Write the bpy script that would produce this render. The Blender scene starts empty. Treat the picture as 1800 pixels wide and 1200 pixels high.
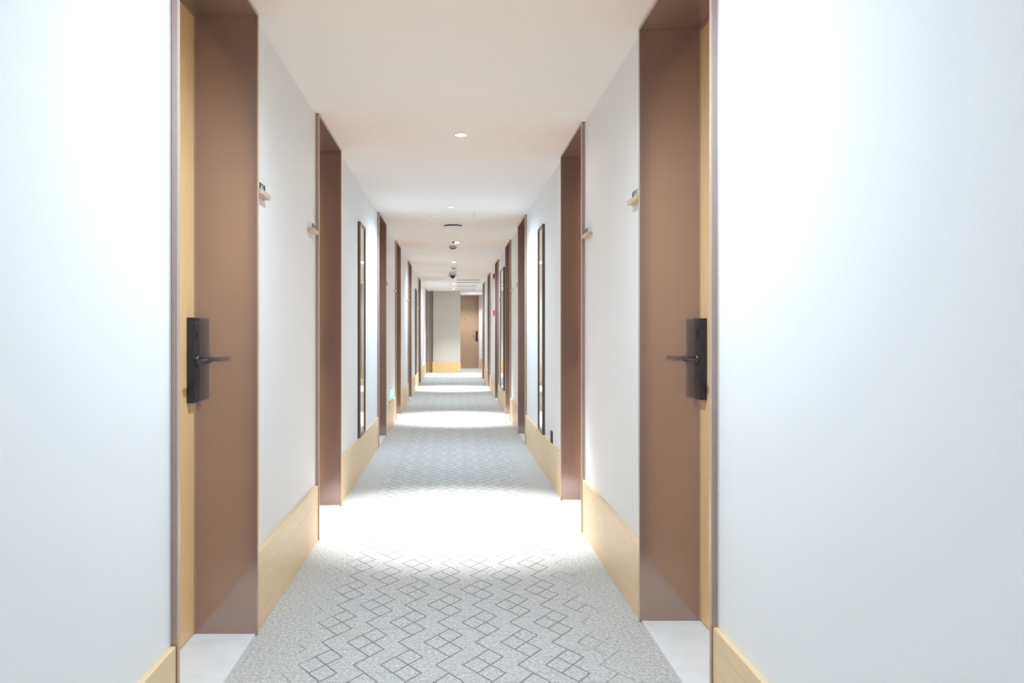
import bpy, bmesh, math, random
from mathutils import Vector, Matrix
random.seed(7)
S = bpy.context.scene
C = bpy.context.collection
PI = math.pi

# ------------------------------------------------------------------ numbers of the place (metres)
H = 2.40            # ceiling
WX = 0.775          # half width of the corridor, wall face
CAM_Z = 1.166
FOC = 1400.0        # focal length in pixels of an 1800 px wide frame
VPX, VPY = 796.0, 585.0
DW = 0.90           # width of a door lining, outside
BB_H = 0.31         # skirting height
BB_T = 0.018        # skirting thickness
L_DOORS = [2.18, 4.475, 8.13, 10.62, 13.63, 17.75, 22.42]
R_DOORS = [2.32, 4.655, 8.31, 10.52, 13.33, 16.32, 19.25]
Y_BACK = -3.0
Y_END = 23.5        # face of the end wall slab
Y_FAR = 26.12       # wall plane holding the last door
RECESS_X = 0.95     # right wall past the last right door
Y_RW = 20.75        # where the right wall steps back

# ------------------------------------------------------------------ material helpers
def new_mat(name):
    m = bpy.data.materials.new(name); m.use_nodes = True
    nt = m.node_tree
    return m, nt, nt.nodes['Principled BSDF']

def N(nt, t, **kw):
    n = nt.nodes.new(t)
    for k, v in kw.items(): setattr(n, k, v)
    return n

def math_node(nt, op, a, b=None, c=None):
    n = nt.nodes.new('ShaderNodeMath'); n.operation = op
    for i, v in enumerate((a, b, c)):
        if v is None: continue
        if isinstance(v, (int, float)): n.inputs[i].default_value = v
        else: nt.links.new(v, n.inputs[i])
    return n.outputs[0]

def mix_col(nt, fac, a, b):
    n = nt.nodes.new('ShaderNodeMix'); n.data_type = 'RGBA'
    if isinstance(fac, (int, float)): n.inputs[0].default_value = fac
    else: nt.links.new(fac, n.inputs[0])
    for s, v in ((6, a), (7, b)):
        if isinstance(v, tuple): n.inputs[s].default_value = (*v, 1) if len(v) == 3 else v
        else: nt.links.new(v, n.inputs[s])
    return n.outputs[2]

def noise(nt, vec, scale, detail=3, rough=0.5):
    n = N(nt, 'ShaderNodeTexNoise')
    n.inputs['Scale'].default_value = scale; n.inputs['Detail'].default_value = detail
    n.inputs['Roughness'].default_value = rough
    nt.links.new(vec, n.inputs['Vector'])
    return n.outputs['Fac']

def ramp(nt, v, lo, hi):
    n = N(nt, 'ShaderNodeMapRange'); n.inputs[1].default_value = lo; n.inputs[2].default_value = hi
    nt.links.new(v, n.inputs[0]); return n.outputs[0]

def mapped(nt, scale, coord='Object'):
    tc = N(nt, 'ShaderNodeTexCoord'); mp = N(nt, 'ShaderNodeMapping')
    mp.inputs['Scale'].default_value = scale
    nt.links.new(tc.outputs[coord], mp.inputs['Vector'])
    return mp.outputs['Vector']

def bump(nt, bsdf, h, strength=0.1, dist=0.002):
    b = N(nt, 'ShaderNodeBump'); b.inputs['Strength'].default_value = strength
    b.inputs['Distance'].default_value = dist
    nt.links.new(h, b.inputs['Height']); nt.links.new(b.outputs[0], bsdf.inputs['Normal'])

def plain(name, col, rough=0.5, metal=0.0, var=0.05, scale=30, spec=0.5):
    m, nt, b = new_mat(name)
    v = mapped(nt, (1, 1, 1)); n = noise(nt, v, scale)
    dark = tuple(c * (1 - var) for c in col); lite = tuple(min(1, c * (1 + var)) for c in col)
    nt.links.new(mix_col(nt, n, dark, lite), b.inputs['Base Color'])
    b.inputs['Roughness'].default_value = rough; b.inputs['Metallic'].default_value = metal
    b.inputs['Specular IOR Level'].default_value = spec
    return m

def emitter(name, col, strength):
    m, nt, b = new_mat(name)
    b.inputs['Base Color'].default_value = (*col, 1)
    b.inputs['Emission Color'].default_value = (*col, 1)
    b.inputs['Emission Strength'].default_value = strength
    return m

def wallpaper(name, col):
    m, nt, b = new_mat(name)
    v = mapped(nt, (1, 1, 1)); n1 = noise(nt, v, 260, 2); n2 = noise(nt, mapped(nt, (220, 220, 14)), 4, 2)
    n3 = noise(nt, v, 1.5, 2)
    s = math_node(nt, 'ADD', math_node(nt, 'MULTIPLY', n1, .6), math_node(nt, 'MULTIPLY', n2, .4))
    s = math_node(nt, 'ADD', math_node(nt, 'MULTIPLY', s, .8), math_node(nt, 'MULTIPLY', n3, .2))
    nt.links.new(mix_col(nt, s, tuple(c * .95 for c in col), tuple(min(1, c * 1.05) for c in col)), b.inputs['Base Color'])
    b.inputs['Roughness'].default_value = 0.75; b.inputs['Specular IOR Level'].default_value = 0.25
    bump(nt, b, s, 0.15, 0.001)
    return m

def wood(name, a, bcol, scale, rough=0.4):
    m, nt, b = new_mat(name)
    v = mapped(nt, scale)
    n = noise(nt, v, 6, 6, .6)
    v2 = mapped(nt, tuple(s * 4 for s in scale)); n2 = noise(nt, v2, 8, 2)
    s = math_node(nt, 'ADD', math_node(nt, 'MULTIPLY', ramp(nt, n, .3, .7), .65), math_node(nt, 'MULTIPLY', n2, .35))
    nt.links.new(mix_col(nt, s, a, bcol), b.inputs['Base Color'])
    b.inputs['Roughness'].default_value = rough; b.inputs['Specular IOR Level'].default_value = 0.4
    bump(nt, b, s, 0.05, 0.001)
    return m

def carpet():
    m, nt, b = new_mat('carpet')
    tc = N(nt, 'ShaderNodeTexCoord'); sep = N(nt, 'ShaderNodeSeparateXYZ')
    nt.links.new(tc.outputs['Object'], sep.inputs[0])
    X, Y = sep.outputs[0], sep.outputs[1]
    v = tc.outputs['Object']
    wob = noise(nt, v, 40, 1)
    Xw = math_node(nt, 'ADD', X, math_node(nt, 'MULTIPLY', math_node(nt, 'SUBTRACT', wob, .5), .006))
    a, bb = 0.0483, 0.0685
    xa = math_node(nt, 'DIVIDE', math_node(nt, 'ADD', Xw, 0.2536), a)
    yb = math_node(nt, 'DIVIDE', math_node(nt, 'SUBTRACT', Y, 2.80), bb)
    u = math_node(nt, 'MULTIPLY', math_node(nt, 'ADD', xa, yb), .5)
    w = math_node(nt, 'MULTIPLY', math_node(nt, 'SUBTRACT', xa, yb), .5)
    def near(val, k, period=3.0):   # distance from the line val = k (mod 3)
        d = math_node(nt, 'FLOORED_MODULO', math_node(nt, 'ADD', val, 1.5 - k), period)
        return math_node(nt, 'ABSOLUTE', math_node(nt, 'SUBTRACT', d, 1.5))
    def inside(val, start, length):
        d = math_node(nt, 'FLOORED_MODULO', math_node(nt, 'SUBTRACT', val, start), 3.0)
        return math_node(nt, 'LESS_THAN', d, length)
    total = None
    WID = 0.04
    for (p, q) in ((u, w), (w, u)):
        for k, st, ln in ((0, 0, 2), (1, 0, 2), (2, 2, 2)):
            line = ramp(nt, near(p, k), WID * 1.35, WID * .65)
            seg = math_node(nt, 'MULTIPLY', line, inside(q, st - .03, ln + .06))
            total = seg if total is None else math_node(nt, 'MAXIMUM', total, seg)
    # fainter level threads between the clusters: w-u = 2 from (0,2) to (1,3) and w-u = 1 from (-1,0) to (0,1)
    d = math_node(nt, 'SUBTRACT', w, u)
    for k, st in ((2, 0), (1, 2)):
        line = ramp(nt, near(d, k), WID * 1.5, WID * .5)
        seg = math_node(nt, 'MULTIPLY', math_node(nt, 'MULTIPLY', line, inside(u, st, 1)), .4)
        total = math_node(nt, 'MAXIMUM', total, seg)
    edge = ramp(nt, math_node(nt, 'ABSOLUTE', math_node(nt, 'ADD', X, math_node(nt, 'MULTIPLY', math_node(nt, 'SUBTRACT', noise(nt, v, 9, 1), .5), .3))), .60, .50)
    total = math_node(nt, 'MULTIPLY', total, edge)
    fleck = noise(nt, v, 210, 2, .7)
    fleck2 = noise(nt, v, 75, 2, .6)
    broken = ramp(nt, fleck2, .28, .48)
    total = math_node(nt, 'MULTIPLY', total, math_node(nt, 'ADD', math_node(nt, 'MULTIPLY', broken, .5), .5))
    band = noise(nt, mapped(nt, (3, 16, 1)), 1.0, 3)
    band2 = noise(nt, mapped(nt, (2.5, 30, 1)), 1.3, 3)
    s = ramp(nt, math_node(nt, 'ADD', math_node(nt, 'MULTIPLY', fleck, .6), math_node(nt, 'MULTIPLY', fleck2, .4)), .32, .68)
    base = mix_col(nt, s, CARPET_A, CARPET_B)
    inner = ramp(nt, math_node(nt, 'ABSOLUTE', X), .62, .45)
    base = mix_col(nt, math_node(nt, 'MULTIPLY', math_node(nt, 'MULTIPLY', ramp(nt, band, .45, .75), .35), inner), base, CARPET_WARM)
    base = mix_col(nt, math_node(nt, 'MULTIPLY', math_node(nt, 'MULTIPLY', ramp(nt, band2, .5, .8), .35), inner), base, CARPET_COOL)
    col = mix_col(nt, math_node(nt, 'MULTIPLY', total, .78), base, CARPET_LINE)
    nt.links.new(col, b.inputs['Base Color'])
    b.inputs['Roughness'].default_value = 0.95; b.inputs['Specular IOR Level'].default_value = 0.1
    bump(nt, b, s, 0.5, 0.004)
    return m

CARPET_A = (0.25, 0.26, 0.265); CARPET_B = (0.86, 0.885, 0.895)
CARPET_WARM = (0.62, 0.56, 0.52); CARPET_COOL = (0.60, 0.66, 0.74); CARPET_LINE = (0.16, 0.145, 0.165)

M = {}
M['wall'] = wallpaper('pale_wallpaper', (0.81, 0.83, 0.85))
M['shade_wall'] = wallpaper('shaded_wallpaper', (0.60, 0.585, 0.575))  # the wallpaper again, with the end recess's shade put into its colour
M['end_wall'] = wallpaper('stone_grey_wallpaper', (0.58, 0.585, 0.555))
M['ceiling'] = plain('ceiling_paint', (0.925, 0.89, 0.85), 0.85, 0, .01, 3, .2)
M['carpet'] = carpet()
M['skirting'] = wood('pale_oak_skirting', (0.72, 0.535, 0.31), (0.86, 0.68, 0.43), (14, 1.2, 14))
M['end_skirting'] = wood('yellow_oak_skirting', (0.66, 0.46, 0.21), (0.80, 0.60, 0.32), (1.2, 14, 14))
M['door'] = wood('honey_oak_veneer', (0.80, 0.50, 0.24), (0.92, 0.63, 0.335), (12, 12, 0.9), .42)
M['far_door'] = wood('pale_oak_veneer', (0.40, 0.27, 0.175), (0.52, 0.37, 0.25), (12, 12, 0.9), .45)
M['bronze'] = plain('bronze_lacquer', (0.39, 0.288, 0.255), 0.13, 0.55, .04, 4, .6)
_b = M['bronze'].node_tree.nodes['Principled BSDF']
_b.inputs['Coat Weight'].default_value = .3; _b.inputs['Coat Roughness'].default_value = .1
M['gap'] = plain('dark_gap', (0.03, 0.025, 0.02), 0.8)
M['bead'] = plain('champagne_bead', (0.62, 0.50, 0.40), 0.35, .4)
M['stone'] = plain('grey_stone', (0.80, 0.86, 0.92), 0.45, 0, .10, 9)
M['strip'] = plain('pale_metal_strip', (0.85, 0.86, 0.88), 0.35, 0)
M['black'] = plain('black_satin', (0.022, 0.025, 0.034), 0.30, 0, .1)
M['gunmetal'] = plain('gunmetal', (0.10, 0.10, 0.115), 0.28, .8, .05)
M['sensor'] = plain('gloss_black', (0.012, 0.012, 0.018), 0.08)
M['plaque'] = wood('pale_beech', (0.55, 0.40, 0.26), (0.70, 0.54, 0.38), (14, 2, 14))
M['digits'] = plain('dark_grey_digits', (0.075, 0.085, 0.10), 0.4, .3)
M['mirror_frame'] = plain('brown_bronze_frame', (0.14, 0.105, 0.085), 0.28, .6)
M['mirror_glass'] = plain('bronze_mirror', (0.90, 0.77, 0.60), 0.04, .7, .01)
M['white_plastic'] = plain('white_plastic', (0.86, 0.86, 0.86), 0.4)
M['grey_plastic'] = plain('grey_plastic', (0.45, 0.41, 0.39), 0.5)
M['pale_grey_plastic'] = plain('pale_grey_plastic', (0.74, 0.72, 0.73), 0.5)
M['smoked'] = plain('smoked_dome', (0.02, 0.02, 0.025), 0.08)
M['chrome'] = plain('chrome', (0.7, 0.7, 0.7), 0.15, 1)
M['red'] = plain('red_plastic', (0.62, 0.03, 0.05), 0.4)
M['dark_red'] = plain('dark_red_plastic', (0.36, 0.015, 0.03), 0.35)
M['pale_red'] = plain('pale_red_lens', (0.78, 0.16, 0.18), 0.25)
M['green_lit'] = emitter('lit_green_panel', (0.08, 0.70, 0.45), .5)
M['white_lit'] = emitter('lit_white_mark', (0.95, 1.0, 0.98), 1.2)
M['lens_warm'] = emitter('lit_downlight_lens', (1.0, 0.95, 0.88), 12)
M['lens_cool'] = emitter('lit_spot_lens', (0.88, 0.93, 1.0), 30)
M['lens_soft'] = emitter('lit_soft_lens', (0.82, 0.90, 1.0), .45)
M['trim_white'] = plain('white_trim', (0.72, 0.70, 0.68), 0.5)

# ------------------------------------------------------------------ mesh helpers
class MB:
    def __init__(s): s.bm = bmesh.new()
    def box(s, x0, x1, y0, y1, z0, z1, bevel=0.0):
        r = bmesh.ops.create_cube(s.bm, size=1.0)
        vs = r['verts']
        for v in vs:
            v.co = Vector(((x0 + x1) / 2 + v.co.x * (x1 - x0), (y0 + y1) / 2 + v.co.y * (y1 - y0), (z0 + z1) / 2 + v.co.z * (z1 - z0)))
        if bevel > 0:
            es = list({e for v in vs for e in v.link_edges})
            bmesh.ops.bevel(s.bm, geom=es, offset=bevel, segments=2, profile=.6, affect='EDGES')
        return s
    def lathe(s, prof, axis='z', origin=(0, 0, 0), seg=36):
        o = Vector(origin); rings = []
        for r, h in prof:
            ring = []
            if r < 1e-6:
                p = Vector((0, 0, h)); ring = [s.bm.verts.new(s._ax(p, axis) + o)]
            else:
                for i in range(seg):
                    t = 2 * PI * i / seg
                    ring.append(s.bm.verts.new(s._ax(Vector((r * math.cos(t), r * math.sin(t), h)), axis) + o))
            rings.append(ring)
        for a, b in zip(rings, rings[1:]):
            if len(a) == 1 and len(b) == 1: continue
            for i in range(seg):
                j = (i + 1) % seg
                if len(a) == 1: f = (a[0], b[i], b[j])
                elif len(b) == 1: f = (a[i], b[0], a[j])
                else: f = (a[i], b[i], b[j], a[j])
                s.bm.faces.new(f).smooth = True
        return s
    @staticmethod
    def _ax(p, axis):
        if axis == 'z': return p
        if axis == 'x': return Vector((p.z, p.x, p.y))
        return Vector((p.x, p.z, -p.y))
    def tube(s, pts, rad, seg=14):
        pts = [Vector(p) for p in pts]; rings = []
        rads = rad if isinstance(rad, (list, tuple)) else [rad] * len(pts)
        for i, p in enumerate(pts):
            d = (pts[min(i + 1, len(pts) - 1)] - pts[max(i - 1, 0)]).normalized()
            up = Vector((0, 0, 1)) if abs(d.z) < .9 else Vector((1, 0, 0))
            a = d.cross(up).normalized(); b = d.cross(a).normalized()
            rings.append([s.bm.verts.new(p + rads[i] * (math.cos(2 * PI * k / seg) * a + math.sin(2 * PI * k / seg) * b)) for k in range(seg)])
        for A, B in zip(rings, rings[1:]):
            for k in range(seg):
                s.bm.faces.new((A[k], A[(k + 1) % seg], B[(k + 1) % seg], B[k])).smooth = True
        s.bm.faces.new(rings[0]); s.bm.faces.new(rings[-1][::-1])
        return s
    def poly(s, pts, ext):
        vs = [s.bm.verts.new(p) for p in pts]; f = s.bm.faces.new(vs)
        r = bmesh.ops.extrude_face_region(s.bm, geom=[f])
        for v in r['geom']:
            if isinstance(v, bmesh.types.BMVert): v.co += Vector(ext)
        return s
    def build(s, name, mat, parent=None):
        bmesh.ops.recalc_face_normals(s.bm, faces=s.bm.faces)
        me = bpy.data.meshes.new(name); s.bm.to_mesh(me); s.bm.free()
        me.materials.append(mat)
        o = bpy.data.objects.new(name, me); C.objects.link(o)
        if parent is not None: o.parent = parent
        return o

def tag(o, label=None, cat=None, group=None, kind=None):
    if label: o['label'] = label
    if cat: o['category'] = cat
    if group: o['group'] = group
    if kind: o['kind'] = kind
    return o

def empty(name, loc=(0, 0, 0), rz=0):
    o = bpy.data.objects.new(name, None); C.objects.link(o)
    o.empty_display_size = .1; o.location = loc; o.rotation_euler = (0, 0, rz)
    return o

def copy_tree(o, parent=None):
    c = o.copy(); C.objects.link(c)
    if parent is not None: c.parent = parent
    for ch in [k for k in bpy.data.objects if k.parent == o]:
        copy_tree(ch, c)
    return c

def text_mesh(txt, size, depth):
    cu = bpy.data.curves.new('digits', 'FONT'); cu.body = txt; cu.size = size; cu.extrude = depth
    cu.align_x = 'LEFT'; cu.offset = size * .006
    to = bpy.data.objects.new('digits_source', cu); C.objects.link(to)
    bpy.context.view_layer.update()
    me = bpy.data.meshes.new_from_object(to.evaluated_get(bpy.context.evaluated_depsgraph_get()))
    bpy.data.objects.remove(to); bpy.data.curves.remove(cu)
    return me

# ------------------------------------------------------------------ the setting
def segs(doors, y0, y1):
    out, a = [], y0
    for d in doors:
        if d > a: out.append((a, d))
        a = d + DW
    if y1 > a: out.append((a, y1))
    return out

mb = MB(); mb.box(-2.6, 1.4, Y_BACK - .2, Y_FAR + .6, -.1, 0)
tag(mb.build('floor', M['carpet']), 'grey carpet floor with thin dark diamond lines', 'floor', kind='structure')
mb = MB(); mb.box(-2.6, 1.4, Y_BACK - .2, Y_FAR + .6, H, H + .1)
tag(mb.build('ceiling', M['ceiling']), 'plain warm white corridor ceiling', 'ceiling', kind='structure')

mb = MB()
for a, b in segs(L_DOORS, Y_BACK, Y_END + .2): mb.box(-WX - .30, -WX, a, b, 0, H)
tag(mb.build('wall_left', M['wall']), 'left corridor wall in pale woven wallpaper', 'wall', kind='structure')
mb = MB()
for a, b in segs(R_DOORS, Y_BACK, Y_RW): mb.box(WX, WX + .30, a, b, 0, H)
tag(mb.build('wall_right', M['wall']), 'right corridor wall in pale woven wallpaper', 'wall', kind='structure')
mb = MB(); mb.box(RECESS_X, RECESS_X + .3, Y_RW + .0, Y_FAR, 0, H)
tag(mb.build('wall_right_recess', M['wall']), 'right wall set back near the end door', 'wall', kind='structure')
mb = MB(); mb.box(-1.3, 1.3, Y_BACK - .2, Y_BACK, 0, H)
tag(mb.build('wall_back', M['wall']), 'wall closing the corridor behind the viewer', 'wall', kind='structure')
# end wall slab, its set back strip and the wall of the last door
SL0, SL1 = -0.585, 0.222
mb = MB(); mb.box(SL0, SL1, Y_END, Y_END + .30, 0, H)
tag(mb.build('wall_end', M['end_wall']), 'grey beige wall panel facing down the corridor at its end', 'wall', kind='structure')
mb = MB(); mb.box(-WX - .3, SL0, Y_END + .2, Y_END + .30, 0, H)
tag(mb.build('wall_end_recess', M['shade_wall']), 'narrow darker wall strip left of the end wall', 'wall', kind='structure')
mb = MB(); mb.box(-2.4, -.045, Y_FAR, Y_FAR + .3, 0, H); mb.box(-.045 + DW, 1.25, Y_FAR, Y_FAR + .3, 0, H)
tag(mb.build('wall_far', M['wall']), 'wall holding the last door beyond the end wall', 'wall', kind='structure')
mb = MB(); mb.box(-2.5, -2.4, Y_END + .3, Y_FAR + .3, 0, H)
tag(mb.build('wall_side_passage', M['wall']), 'wall closing the side passage behind the end wall', 'wall', kind='structure')
mb = MB(); mb.box(SL0 - .016, SL0, Y_END - .004, Y_END + .2, 0, H)  # thin dark upright strip along the slab's left edge
tag(mb.build('trim_1', M['mirror_frame']), 'thin dark strip down the left edge of the end wall', 'trim', kind='structure')

# skirtings
def skirt(name, spans, side, mat, label):
    mb = MB()
    for a, b in spans:
        x0, x1 = (-WX, -WX + BB_T) if side < 0 else (WX - BB_T, WX)
        mb.box(x0, x1, a + .001, b - .001, 0, BB_H, .0025)
    tag(mb.build(name, mat), label, 'skirting board', kind='structure')
skirt('baseboard_left', segs(L_DOORS, Y_BACK, Y_END + .19), -1, M['skirting'], 'tall pale oak skirting along the left wall')
skirt('baseboard_right', segs(R_DOORS, Y_BACK, Y_RW), 1, M['skirting'], 'tall pale oak skirting along the right wall')
mb = MB(); mb.box(SL0 - .02, SL1 + .012, Y_END - .018, Y_END, 0, BB_H, .0025)
tag(mb.build('baseboard_end', M['end_skirting']), 'yellow oak skirting at the foot of the end wall', 'skirting board', kind='structure')
mb = MB(); mb.box(-WX, SL0 - .02, Y_END + .182, Y_END + .2, 0, BB_H, .0025)
tag(mb.build('baseboard_end_recess', M['end_skirting']), 'skirting on the darker strip left of the end wall', 'skirting board', kind='structure')
mb = MB(); mb.box(-.045 + DW + .03, RECESS_X, Y_FAR - .018, Y_FAR, 0, BB_H, .0025); mb.box(RECESS_X - .018, RECESS_X, Y_RW + .02, Y_FAR - .02, 0, BB_H, .0025)
tag(mb.build('baseboard_right_recess', M['skirting']), 'oak skirting in the recess beside the end door', 'skirting board', kind='structure')

# ------------------------------------------------------------------ doors
LEAF_X = -0.222
def make_door(lock_far, leaf_mat):
    """local frame: x = 0 wall face, +x into the corridor, y along the wall 0..DW"""
    root = empty('door_0')
    T, F = 0.008, 0.023
    back = LEAF_X - .045
    mb = MB()
    mb.box(back, F, 0, T, 0, H - .012, .0012); mb.box(back, F, DW - T, DW, 0, H - .012, .0012)
    mb.box(back, F, 0, DW, H - .012, H - .001, .0012)
    mb.build('door_frame', M['bronze'], root)
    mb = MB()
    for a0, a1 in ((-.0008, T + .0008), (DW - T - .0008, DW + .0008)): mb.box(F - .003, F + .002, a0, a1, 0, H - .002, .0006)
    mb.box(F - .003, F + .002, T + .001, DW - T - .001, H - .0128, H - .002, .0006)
    mb.build('edge_glint', M['bead'], root)  # pale strip stands in for the glint along the frame's front edge
    mb = MB(); mb.box(0, .004, -.004, -.0002, BB_H, H - .001); mb.box(0, .004, DW + .0002, DW + .004, BB_H, H - .001)
    mb.build('wall_seal', M['trim_white'], root)
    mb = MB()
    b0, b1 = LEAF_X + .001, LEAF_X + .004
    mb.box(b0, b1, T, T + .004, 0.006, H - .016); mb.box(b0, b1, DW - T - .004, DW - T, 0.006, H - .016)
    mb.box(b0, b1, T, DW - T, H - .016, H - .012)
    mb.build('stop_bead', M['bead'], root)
    mb = MB(); mb.box(LEAF_X - .040, LEAF_X, T + .004, DW - T - .004, .012, H - .017, .0015)
    leaf = mb.build('door_leaf', leaf_mat, root)
    if leaf_mat == M['far_door']:
        MB().lathe([(0, .004), (.012, .004), (.017, .001), (.017, 0)], 'x', (LEAF_X, DW / 2, 1.62), 20).build('peephole', M['black'], leaf)
    mb = MB(); mb.box(LEAF_X - .04, .004, T, DW - T, 0.0005, .006)
    mb.build('threshold', M['stone'], root)
    mb = MB(); mb.box(.004, .012, T, DW - T, 0.0005, .007)
    mb.build('threshold_strip', M['strip'], root)
    # lock
    lock_w, lz0, lz1 = .062, .903, 1.224
    yc = DW - T - .028 - lock_w / 2 if lock_far else T + .028 + lock_w / 2
    s = -1 if lock_far else 1            # lever points away from the lock edge
    t = .030
    mb = MB(); mb.box(LEAF_X, LEAF_X + t, yc - lock_w / 2, yc + lock_w / 2, lz0, lz1, .003)
    lock = mb.build('door_lock', M['black'], root)
    MB().lathe([(0, .0025), (.014, .0025), (.017, .001), (.017, -.001)], 'x', (LEAF_X + t, yc, 1.165), 28).build('card_sensor', M['sensor'], lock)
    MB().lathe([(0, .002), (.005, .002), (.006, 0)], 'x', (LEAF_X + t, yc, 1.202), 16).build('indicator', M['gunmetal'], lock)
    MB().lathe([(0, .010), (.019, .010), (.022, .006), (.022, -.001)], 'x', (LEAF_X + t, yc, 1.062), 28).build('rose', M['gunmetal'], lock)
    x1 = LEAF_X + t + .052
    pts = [(LEAF_X + t, yc, 1.062), (x1 - .012, yc, 1.062), (x1 - .003, yc + s * .004, 1.062), (x1, yc + s * .014, 1.062), (x1, yc + s * .125, 1.062)]
    MB().tube(pts, [.0095, .0095, .0095, .0095, .0085], 16).build('lever', M['gunmetal'], lock)
    return root

near_proto = make_door(False, M['door'])
far_proto = make_door(True, M['door'])
ORD = ['first', 'second', 'third', 'fourth', 'fifth', 'sixth', 'seventh']
# local +x is world +x on the left wall; on the right wall the door is turned half round
left_far = [True, False, True, False, False, False, False]
right_far = [True, False, True, False, False, False, False]
dn = 0
used = set()
def place_door(proto, loc, rz, label):
    global dn
    dn += 1
    if proto in used: d = copy_tree(proto)
    else: d = proto; used.add(proto)
    d.name = 'door_%d' % dn; d.location = loc; d.rotation_euler = (0, 0, rz)
    tag(d, label, 'door', 'room doors along the corridor', 'structure')
for i, y in enumerate(L_DOORS):
    place_door(far_proto if left_far[i] else near_proto, (-WX, y, 0), 0,
               '%s brown framed oak room door along the left wall' % ORD[i])
for i, y in enumerate(R_DOORS):
    place_door(near_proto if right_far[i] else far_proto, (WX, y + DW, 0), PI,
               '%s brown framed oak room door along the right wall' % ORD[i])
end_door = make_door(True, M['far_door'])
dn += 1
end_door.name = 'door_%d' % dn; end_door.location = (-.045, Y_FAR, 0); end_door.rotation_euler = (0, 0, -PI / 2)
tag(end_door, 'pale oak door facing down the corridor at its far right end', 'door', kind='structure')

# ------------------------------------------------------------------ room number shelves
PL_L = .172
def plaque(name_txt, side, y0, label, x=None):
    """side -1: left wall.  local +x into the corridor; reading direction local +y"""
    wall = WX if x is None else x
    root = empty('room_number_shelf', (side * wall, y0 if side < 0 else y0 + PL_L, 1.708), 0 if side < 0 else PI)
    tag(root, label, 'room number', 'pale wooden room number shelves')
    MB().box(0, .031, 0, PL_L, 0, .020, .001).build('shelf_block', M['plaque'], root)
    step = .034
    run = step * len(name_txt)
    for k, ch in enumerate(name_txt):
        me = text_mesh(ch, .037, .0014)
        off = (.008 if side < 0 else PL_L - run - .002) + k * step
        for v in me.vertices:      # stand the flat numeral up, facing into the corridor
            tx, ty, tz = v.co
            v.co = Vector((tz + .024, tx * 1.25 + off, ty + .0203))
        me.update(); me.materials.append(M['digits'])
        o = bpy.data.objects.new('room_digit', me); C.objects.link(o); o.parent = root
    return root
lp = [(3.086, '820', 'wooden room number shelf just past the nearest left door'),
      (4.24, '818', 'wooden room number shelf just before the second left door'),
      (9.06, '816', 'small wooden room number shelf just past the third left door'),
      (10.40, '814', 'small wooden room number shelf before the fourth left door'),
      (13.40, '812', 'tiny room number shelf before the fifth left door'),
      (17.50, '810', 'tiny room number shelf before the sixth left door'),
      (22.15, '808', 'tiniest room number shelf before the last left door')]
rp = [(3.228, '821', 'wooden room number shelf just past the nearest right door'),
      (4.428, '819', 'wooden room number shelf just before the second right door'),
      (9.24, '817', 'small wooden room number shelf just past the third right door'),
      (10.28, '815', 'small wooden room number shelf before the fourth right door'),
      (13.08, '813', 'tiny room number shelf before the fifth right door'),
      (16.08, '811', 'tiny room number shelf before the sixth right door'),
      (18.98, '809', 'tiniest room number shelf before the last right door')]
for y, t, l in lp: plaque(t, -1, y, l)
for y, t, l in rp: plaque(t, 1, y, l)
PL_L = .05
e = plaque('', -1, 0, 'tiniest room number shelf on the narrow wall right of the end door')
e.location = (.885, Y_FAR, 1.708); e.rotation_euler = (0, 0, -PI / 2)

# ------------------------------------------------------------------ mirrors
def mirror(side, y0, w, z0, z1, depth, fr, label):
    root = empty('wall_mirror', (side * WX, y0 if side < 0 else y0 + w, 0), 0 if side < 0 else PI)
    tag(root, label, 'mirror', 'tall bronze framed mirrors')
    mb = MB()
    mb.box(0, depth, 0, fr, z0, z1, .001); mb.box(0, depth, w - fr, w, z0, z1, .001)
    mb.box(0, depth, fr, w - fr, z0, z0 + fr, .001); mb.box(0, depth, fr, w - fr, z1 - fr, z1, .001)
    mb.build('mirror_frame', M['mirror_frame'], root)
    MB().box(0, depth - .008, fr, w - fr, z0 + fr, z1 - fr).build('mirror_glass', M['mirror_glass'], root)
mirror(-1, 6.485, .40, .312, 2.075, .022, .022, 'tall narrow bronze framed mirror on left wall past the second door')
mirror(1, 6.705, .37, .312, 2.085, .022, .022, 'tall narrow bronze framed mirror on right wall past the second door')
mirror(-1, 16.3, .45, .312, 2.075, .022, .022, 'distant thin dark framed mirror on left wall before the sixth door')
mirror(1, 11.75, .87, .312, 2.14, .032, .022, 'wide tall mirror on right wall between fourth and fifth doors')

# ------------------------------------------------------------------ ceiling fittings
def lamp(name, x, y, r, lens, label, group, prof='flat'):
    root = empty(name, (x, y, H))
    tag(root, label, 'ceiling light', group)
    MB().lathe([(r * 1.22, 0), (r * 1.22, -.003), (r * 1.12, -.006), (r, -.006), (r, -.001), (r, 0)], 'z', (0, 0, 0), 40).build('trim_ring', M['white_plastic'], root)
    MB().lathe([(0, -.0035), (r, -.0035), (r, -.0005)], 'z', (0, 0, 0), 40).build('lamp_lens', lens, root)
    return root

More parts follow.
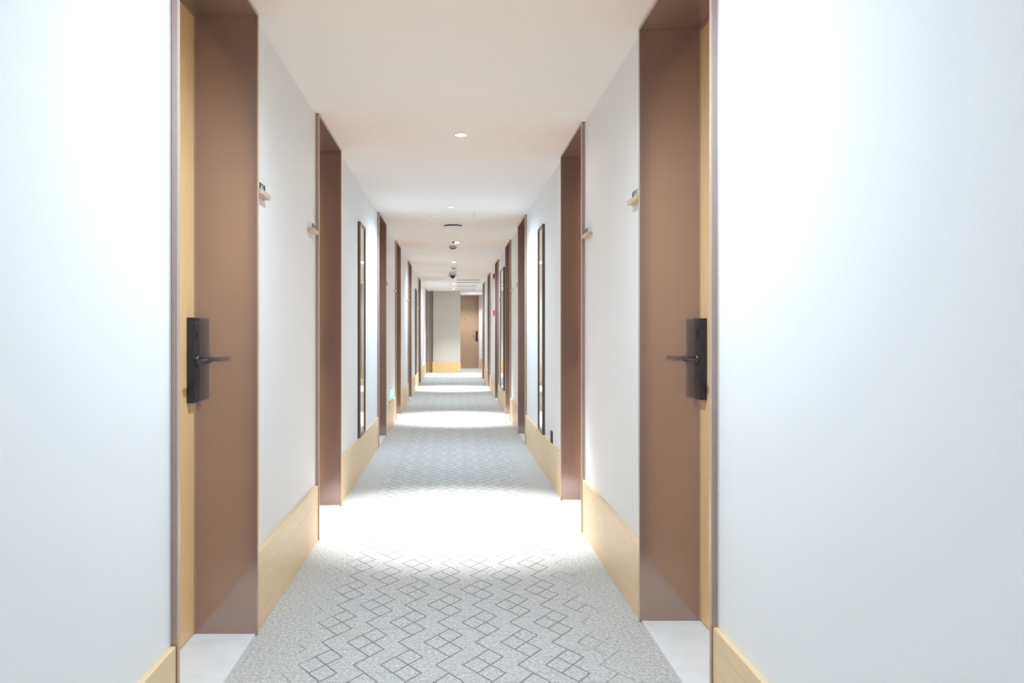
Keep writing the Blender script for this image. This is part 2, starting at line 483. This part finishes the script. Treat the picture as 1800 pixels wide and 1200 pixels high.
def spot(x, y, power, col, angle, blend, rad, z=H - .012):
    ld = bpy.data.lights.new('lamp_light', 'SPOT'); ld.energy = power; ld.color = col
    ld.spot_size = math.radians(angle); ld.spot_blend = blend; ld.shadow_soft_size = rad
    lo = bpy.data.objects.new('lamp_light', ld); C.objects.link(lo)
    lo.location = (x, y, z)
    return lo
WARM = (1.0, 0.975, 0.95); COOL = (0.70, 0.86, 1.0)
P_WARM, P_COOL = 195, 49
narrow = [(.05, 4.95, 'round downlight nearest the camera, in plain ceiling before the second doors'),
          (.055, 10.85, 'small round downlight just beside the ceiling sprinkler'),
          (.0, 16.75, 'small round downlight behind the dome camera'),
          (.02, 22.35, 'farthest tiny downlight close to the end wall')]
for k, (x, y, l) in enumerate(narrow):
    r = lamp('recessed_downlight', x, y, .034, M['lens_warm'], l, 'warm corridor downlights')
    s = spot(0, 0, P_WARM if k < 3 else 95, WARM, 56 if k < 3 else 84, .8, .02, -.012); s.parent = r
    s = spot(0, 0, 2.5, WARM, 168, .3, .02, -.012); s.parent = r
for x, y, mat, l in [(-.02, 7.8, M['lens_soft'], 'small pale bluish ceiling lamp before the access panel'),
                 (.02, 13.8, M['lens_cool'], 'brilliant white ceiling spotlight in front of the second detector'),
                 (.03, 19.9, M['lens_cool'], 'brilliant small spotlight beside the ceiling air slots')]:
    r = lamp('ceiling_spotlight', x, y, .032, mat, l, 'cool corridor spotlights')
    s = spot(0, 0, P_COOL, COOL, 172, .75, .03, -.012); s.parent = r
# the same two rows of lamps go on above and behind the viewer
for x, y, p, col, ang, bl, lens in [(.0, 2.3, 46, COOL, 172, .75, M['lens_cool']), (0, -1.2, P_WARM, WARM, 62, .75, M['lens_warm'])]:
    r = lamp('ceiling_spotlight' if ang > 100 else 'recessed_downlight', x, y, .034, lens,
             'ceiling lamp above the viewer, out of the picture' if y > 0 else 'ceiling lamp behind the viewer, out of the picture', None)
    s = spot(0, 0, p, col, ang, bl, .03, -.012); s.parent = r
# lamp of the side passage behind the end wall
r = lamp('recessed_downlight', .55, 25.0, .034, M['lens_warm'], 'tiny ceiling lamp in front of the end door', None)
s = spot(0, 0, 50, WARM, 150, .5, .03, -.012); s.parent = r

# flat round loudspeaker
r = empty('ceiling_speaker', (0, 9.15, H)); tag(r, 'flat white round ceiling speaker with a dark shadow gap', 'speaker')
MB().lathe([(.100, 0), (.100, -.017), (.08, -.017)], 'z', (0, 0, 0), 48).build('mount', M['gap'], r)
MB().lathe([(.101, -.015), (.112, -.015), (.112, -.018), (.09, -.028), (.05, -.036), (0, -.038)], 'z', (0, 0, 0), 48).build('speaker_cover', M['white_plastic'], r)
# flush round cover plate
r = empty('cover_plate', (.01, 10.35, H)); tag(r, 'thin flush round plate on the ceiling before the sprinkler', 'plate')
MB().lathe([(.088, 0), (.088, -.003), (.082, -.005), (0, -.005)], 'z', (0, 0, 0), 40).build('plate_disc', M['ceiling'], r)
# access panel
r = empty('ceiling_access_panel', (-.008, 8.37, H)); tag(r, 'flush ceiling access panel outlined by faint dark gaps', 'panel')
MB().box(-.235, .235, -.18, .18, -.002, -.0001).build('panel_board', M['ceiling'], r)
mb = MB()
mb.box(-.239, -.235, -.18, .18, -.0012, -.0001); mb.box(.235, .239, -.18, .18, -.0012, -.0001)
mb.build('panel_gap', M['grey_plastic'], r)
# sprinkler
r = empty('fire_sprinkler', (.012, 10.8, H)); tag(r, 'small pendent sprinkler hanging from the ceiling by a downlight', 'sprinkler')
MB().lathe([(.026, 0), (.024, -.006), (.012, -.012), (0, -.012)], 'z', (0, 0, 0), 24).build('rosette', M['mirror_frame'], r)
MB().tube([(0, 0, -.010), (0, 0, -.046)], .005, 10).build('stem', M['chrome'], r)
mb = MB(); mb.tube([(-.008, 0, -.030), (-.012, 0, -.042), (0, 0, -.056)], .002, 8); mb.tube([(.008, 0, -.030), (.012, 0, -.042), (0, 0, -.056)], .002, 8)
mb.lathe([(0, -.056), (.014, -.056), (.014, -.058), (0, -.058)], 'z', (0, 0, 0), 18)
mb.build('deflector', M['chrome'], r)
# smoke detectors
def detector(x, y, sc, body, label):
    r = empty('smoke_detector', (x, y, H)); tag(r, label, 'smoke detector', 'ceiling smoke detectors')
    MB().lathe([(.054 * sc, 0), (.054 * sc, -.018 * sc), (.048 * sc, -.034 * sc), (.036 * sc, -.036 * sc)], 'z', (0, 0, 0), 32).build('detector_base', body, r)
    MB().lathe([(.036 * sc, -.034 * sc), (.036 * sc, -.044 * sc), (.030 * sc, -.050 * sc)], 'z', (0, 0, 0), 32).build('vent_ring', M['black'], r)
    MB().lathe([(.033 * sc, -.048 * sc), (.032 * sc, -.053 * sc), (.02 * sc, -.057 * sc), (0, -.058 * sc)], 'z', (0, 0, 0), 32).build('detector_cap', M['white_plastic'], r)
detector(.0, 11.3, 1.0, M['grey_plastic'], 'grey round smoke detector right behind the sprinkler')
detector(.02, 14.85, 1.0, M['pale_grey_plastic'], 'pale smoke detector just in front of the dome camera')
# dome camera
r = empty('dome_camera', (-.005, 16.1, H)); tag(r, 'ceiling dome camera with grey base and dark dome', 'security camera')
MB().lathe([(.072, 0), (.072, -.062), (.066, -.066), (.052, -.066)], 'z', (0, 0, 0), 36).build('camera_base', M['pale_grey_plastic'], r)
MB().lathe([(.050, -.066), (.100, -.076), (.100, -.080), (.052, -.080)], 'z', (0, 0, 0), 36).build('brim', M['grey_plastic'], r)
MB().lathe([(.052 * math.cos(t * PI / 16), -.080 - .055 * math.sin(t * PI / 16)) for t in range(0, 8)] + [(0, -.135)], 'z', (0, 0, 0), 36).build('camera_dome', M['smoked'], r)
# linear air slots
for i, (y, x0, x1) in enumerate([(18.55, .10, .635), (19.45, .10, .635), (20.55, .10, .63), (21.2, .105, .63), (22.2, .11, .625), (22.95, .11, .625)]):
    r = empty('air_slot', ((x0 + x1) / 2, y, H))
    tag(r, ['first and nearest', 'second', 'third', 'fourth', 'fifth', 'sixth and farthest'][i] + ' of the long dark air slots in the far ceiling', 'air vent', 'ceiling air slots')
    w = (x1 - x0) / 2
    mb = MB(); mb.box(-w - .012, w + .012, -.100, -.085, -.006, 0); mb.box(-w - .012, w + .012, .085, .100, -.006, 0)
    mb.box(-w - .012, -w, -.085, .085, -.006, 0); mb.box(w, w + .012, -.085, .085, -.006, 0)
    mb.build('slot_frame', M['white_plastic'], r)
    MB().box(-w, w, -.085, .085, -.002, 0).build('slot_opening', M['gap'], r)

# ------------------------------------------------------------------ wall fittings
# black socket
r = empty('wall_socket', (WX, 6.22, .358), PI); tag(r, 'small black wall socket low on right wall before the mirror', 'socket')
MB().box(0, .011, -.044, .044, -.044, .044, .002).build('socket_plate', M['black'], r)
MB().box(.010, .0125, -.030, .030, -.030, .030, .001).build('socket_insert', M['gunmetal'], r)
# red fire call point and sounder
r = empty('fire_alarm_sounder', (WX, 14.47, 2.19), PI); tag(r, 'red fire alarm sounder high on right wall past the fifth door', 'fire alarm')
MB().box(-.002, .044, -.045, .045, -.030, .050, .004).build('sounder_body', M['dark_red'], r)
MB().box(0, .036, -.035, .035, -.052, -.030, .004).build('strobe_lens', M['pale_red'], r)
r = empty('fire_call_point', (WX, 14.45, 1.525), PI); tag(r, 'red fire call point box halfway up right wall past the fifth door', 'fire alarm')
MB().box(-.002, .048, -.046, .046, -.046, .046, .004).build('call_point_box', M['red'], r)
MB().box(.047, .050, -.028, .028, -.028, .028, .001).build('press_glass', M['white_plastic'], r)
# exit signs
def exit_sign(y0, z0, w, label):
    r = empty('exit_sign', (-WX, y0, z0)); tag(r, label, 'exit sign', 'green exit signs')
    MB().box(0, .020, 0, w, 0, .185, .003).build('sign_housing', M['white_plastic'], r)
    MB().box(.020, .0225, .012, w - .012, .012, .130, .001).build('sign_panel', M['green_lit'], r)
    X = .0227
    mb = MB()
    def q(pts): mb.poly([(X, y, z) for y, z in pts], (.0006, 0, 0))
    cx = w * .38
    mb.lathe([(0, .0008), (.009, .0008), (.009, 0)], 'x', (X, cx + .012, .112), 14)
    q([(cx - .010, .065), (cx + .006, .063), (cx + .014, .100), (cx - .002, .102)])
    q([(cx - .008, .068), (cx - .026, .048), (cx - .048, .050), (cx - .048, .042), (cx - .022, .038), (cx + .002, .062)])
    q([(cx + .000, .067), (cx + .024, .048), (cx + .020, .022), (cx + .030, .022), (cx + .036, .052), (cx + .010, .070)])
    q([(cx + .010, .096), (cx + .030, .078), (cx + .046, .086), (cx + .043, .092), (cx + .031, .087), (cx + .014, .102)])
    q([(cx - .000, .101), (cx - .026, .096), (cx - .036, .078), (cx - .030, .075), (cx - .021, .089), (cx + .000, .093)])
    mb.build('running_figure', M['white_lit'], r)
    mb = MB()
    ax = w * .74
    q([(ax - .035, .064), (ax + .015, .064), (ax + .015, .046), (ax + .045, .071), (ax + .015, .096), (ax + .015, .078), (ax - .035, .078)])
    mb.build('arrow', M['white_lit'], r)
exit_sign(9.60, .345, .40, 'lit green exit sign low on left wall between third and fourth doors')
exit_sign(19.6, .345, .40, 'tiny distant green exit sign low on left wall past the sixth door')

# ------------------------------------------------------------------ camera, world, colour management
cam = bpy.data.cameras.new('camera'); co = bpy.data.objects.new('camera', cam); C.objects.link(co)
cam.sensor_width = 36.0; cam.sensor_fit = 'HORIZONTAL'; cam.lens = FOC / 1800 * 36
cam.shift_x = (900 - VPX) / 1800; cam.shift_y = (VPY - 600) / 1800
cam.clip_start = .01
co.location = (0, 0, CAM_Z); co.rotation_euler = (PI / 2, 0, 0)
S.camera = co
w = bpy.data.worlds.new('world'); S.world = w; w.use_nodes = True
w.node_tree.nodes['Background'].inputs[0].default_value = (.8, .85, .9, 1)
w.node_tree.nodes['Background'].inputs[1].default_value = .05
S.view_settings.view_transform = 'Standard'; S.view_settings.look = 'None'
S.view_settings.gamma = 1; S.view_settings.use_curve_mapping = False
S.view_settings.exposure = 1.6
S.cycles.max_bounces = 16; S.cycles.diffuse_bounces = 10; S.cycles.glossy_bounces = 8
S.cycles.sample_clamp_indirect = 8
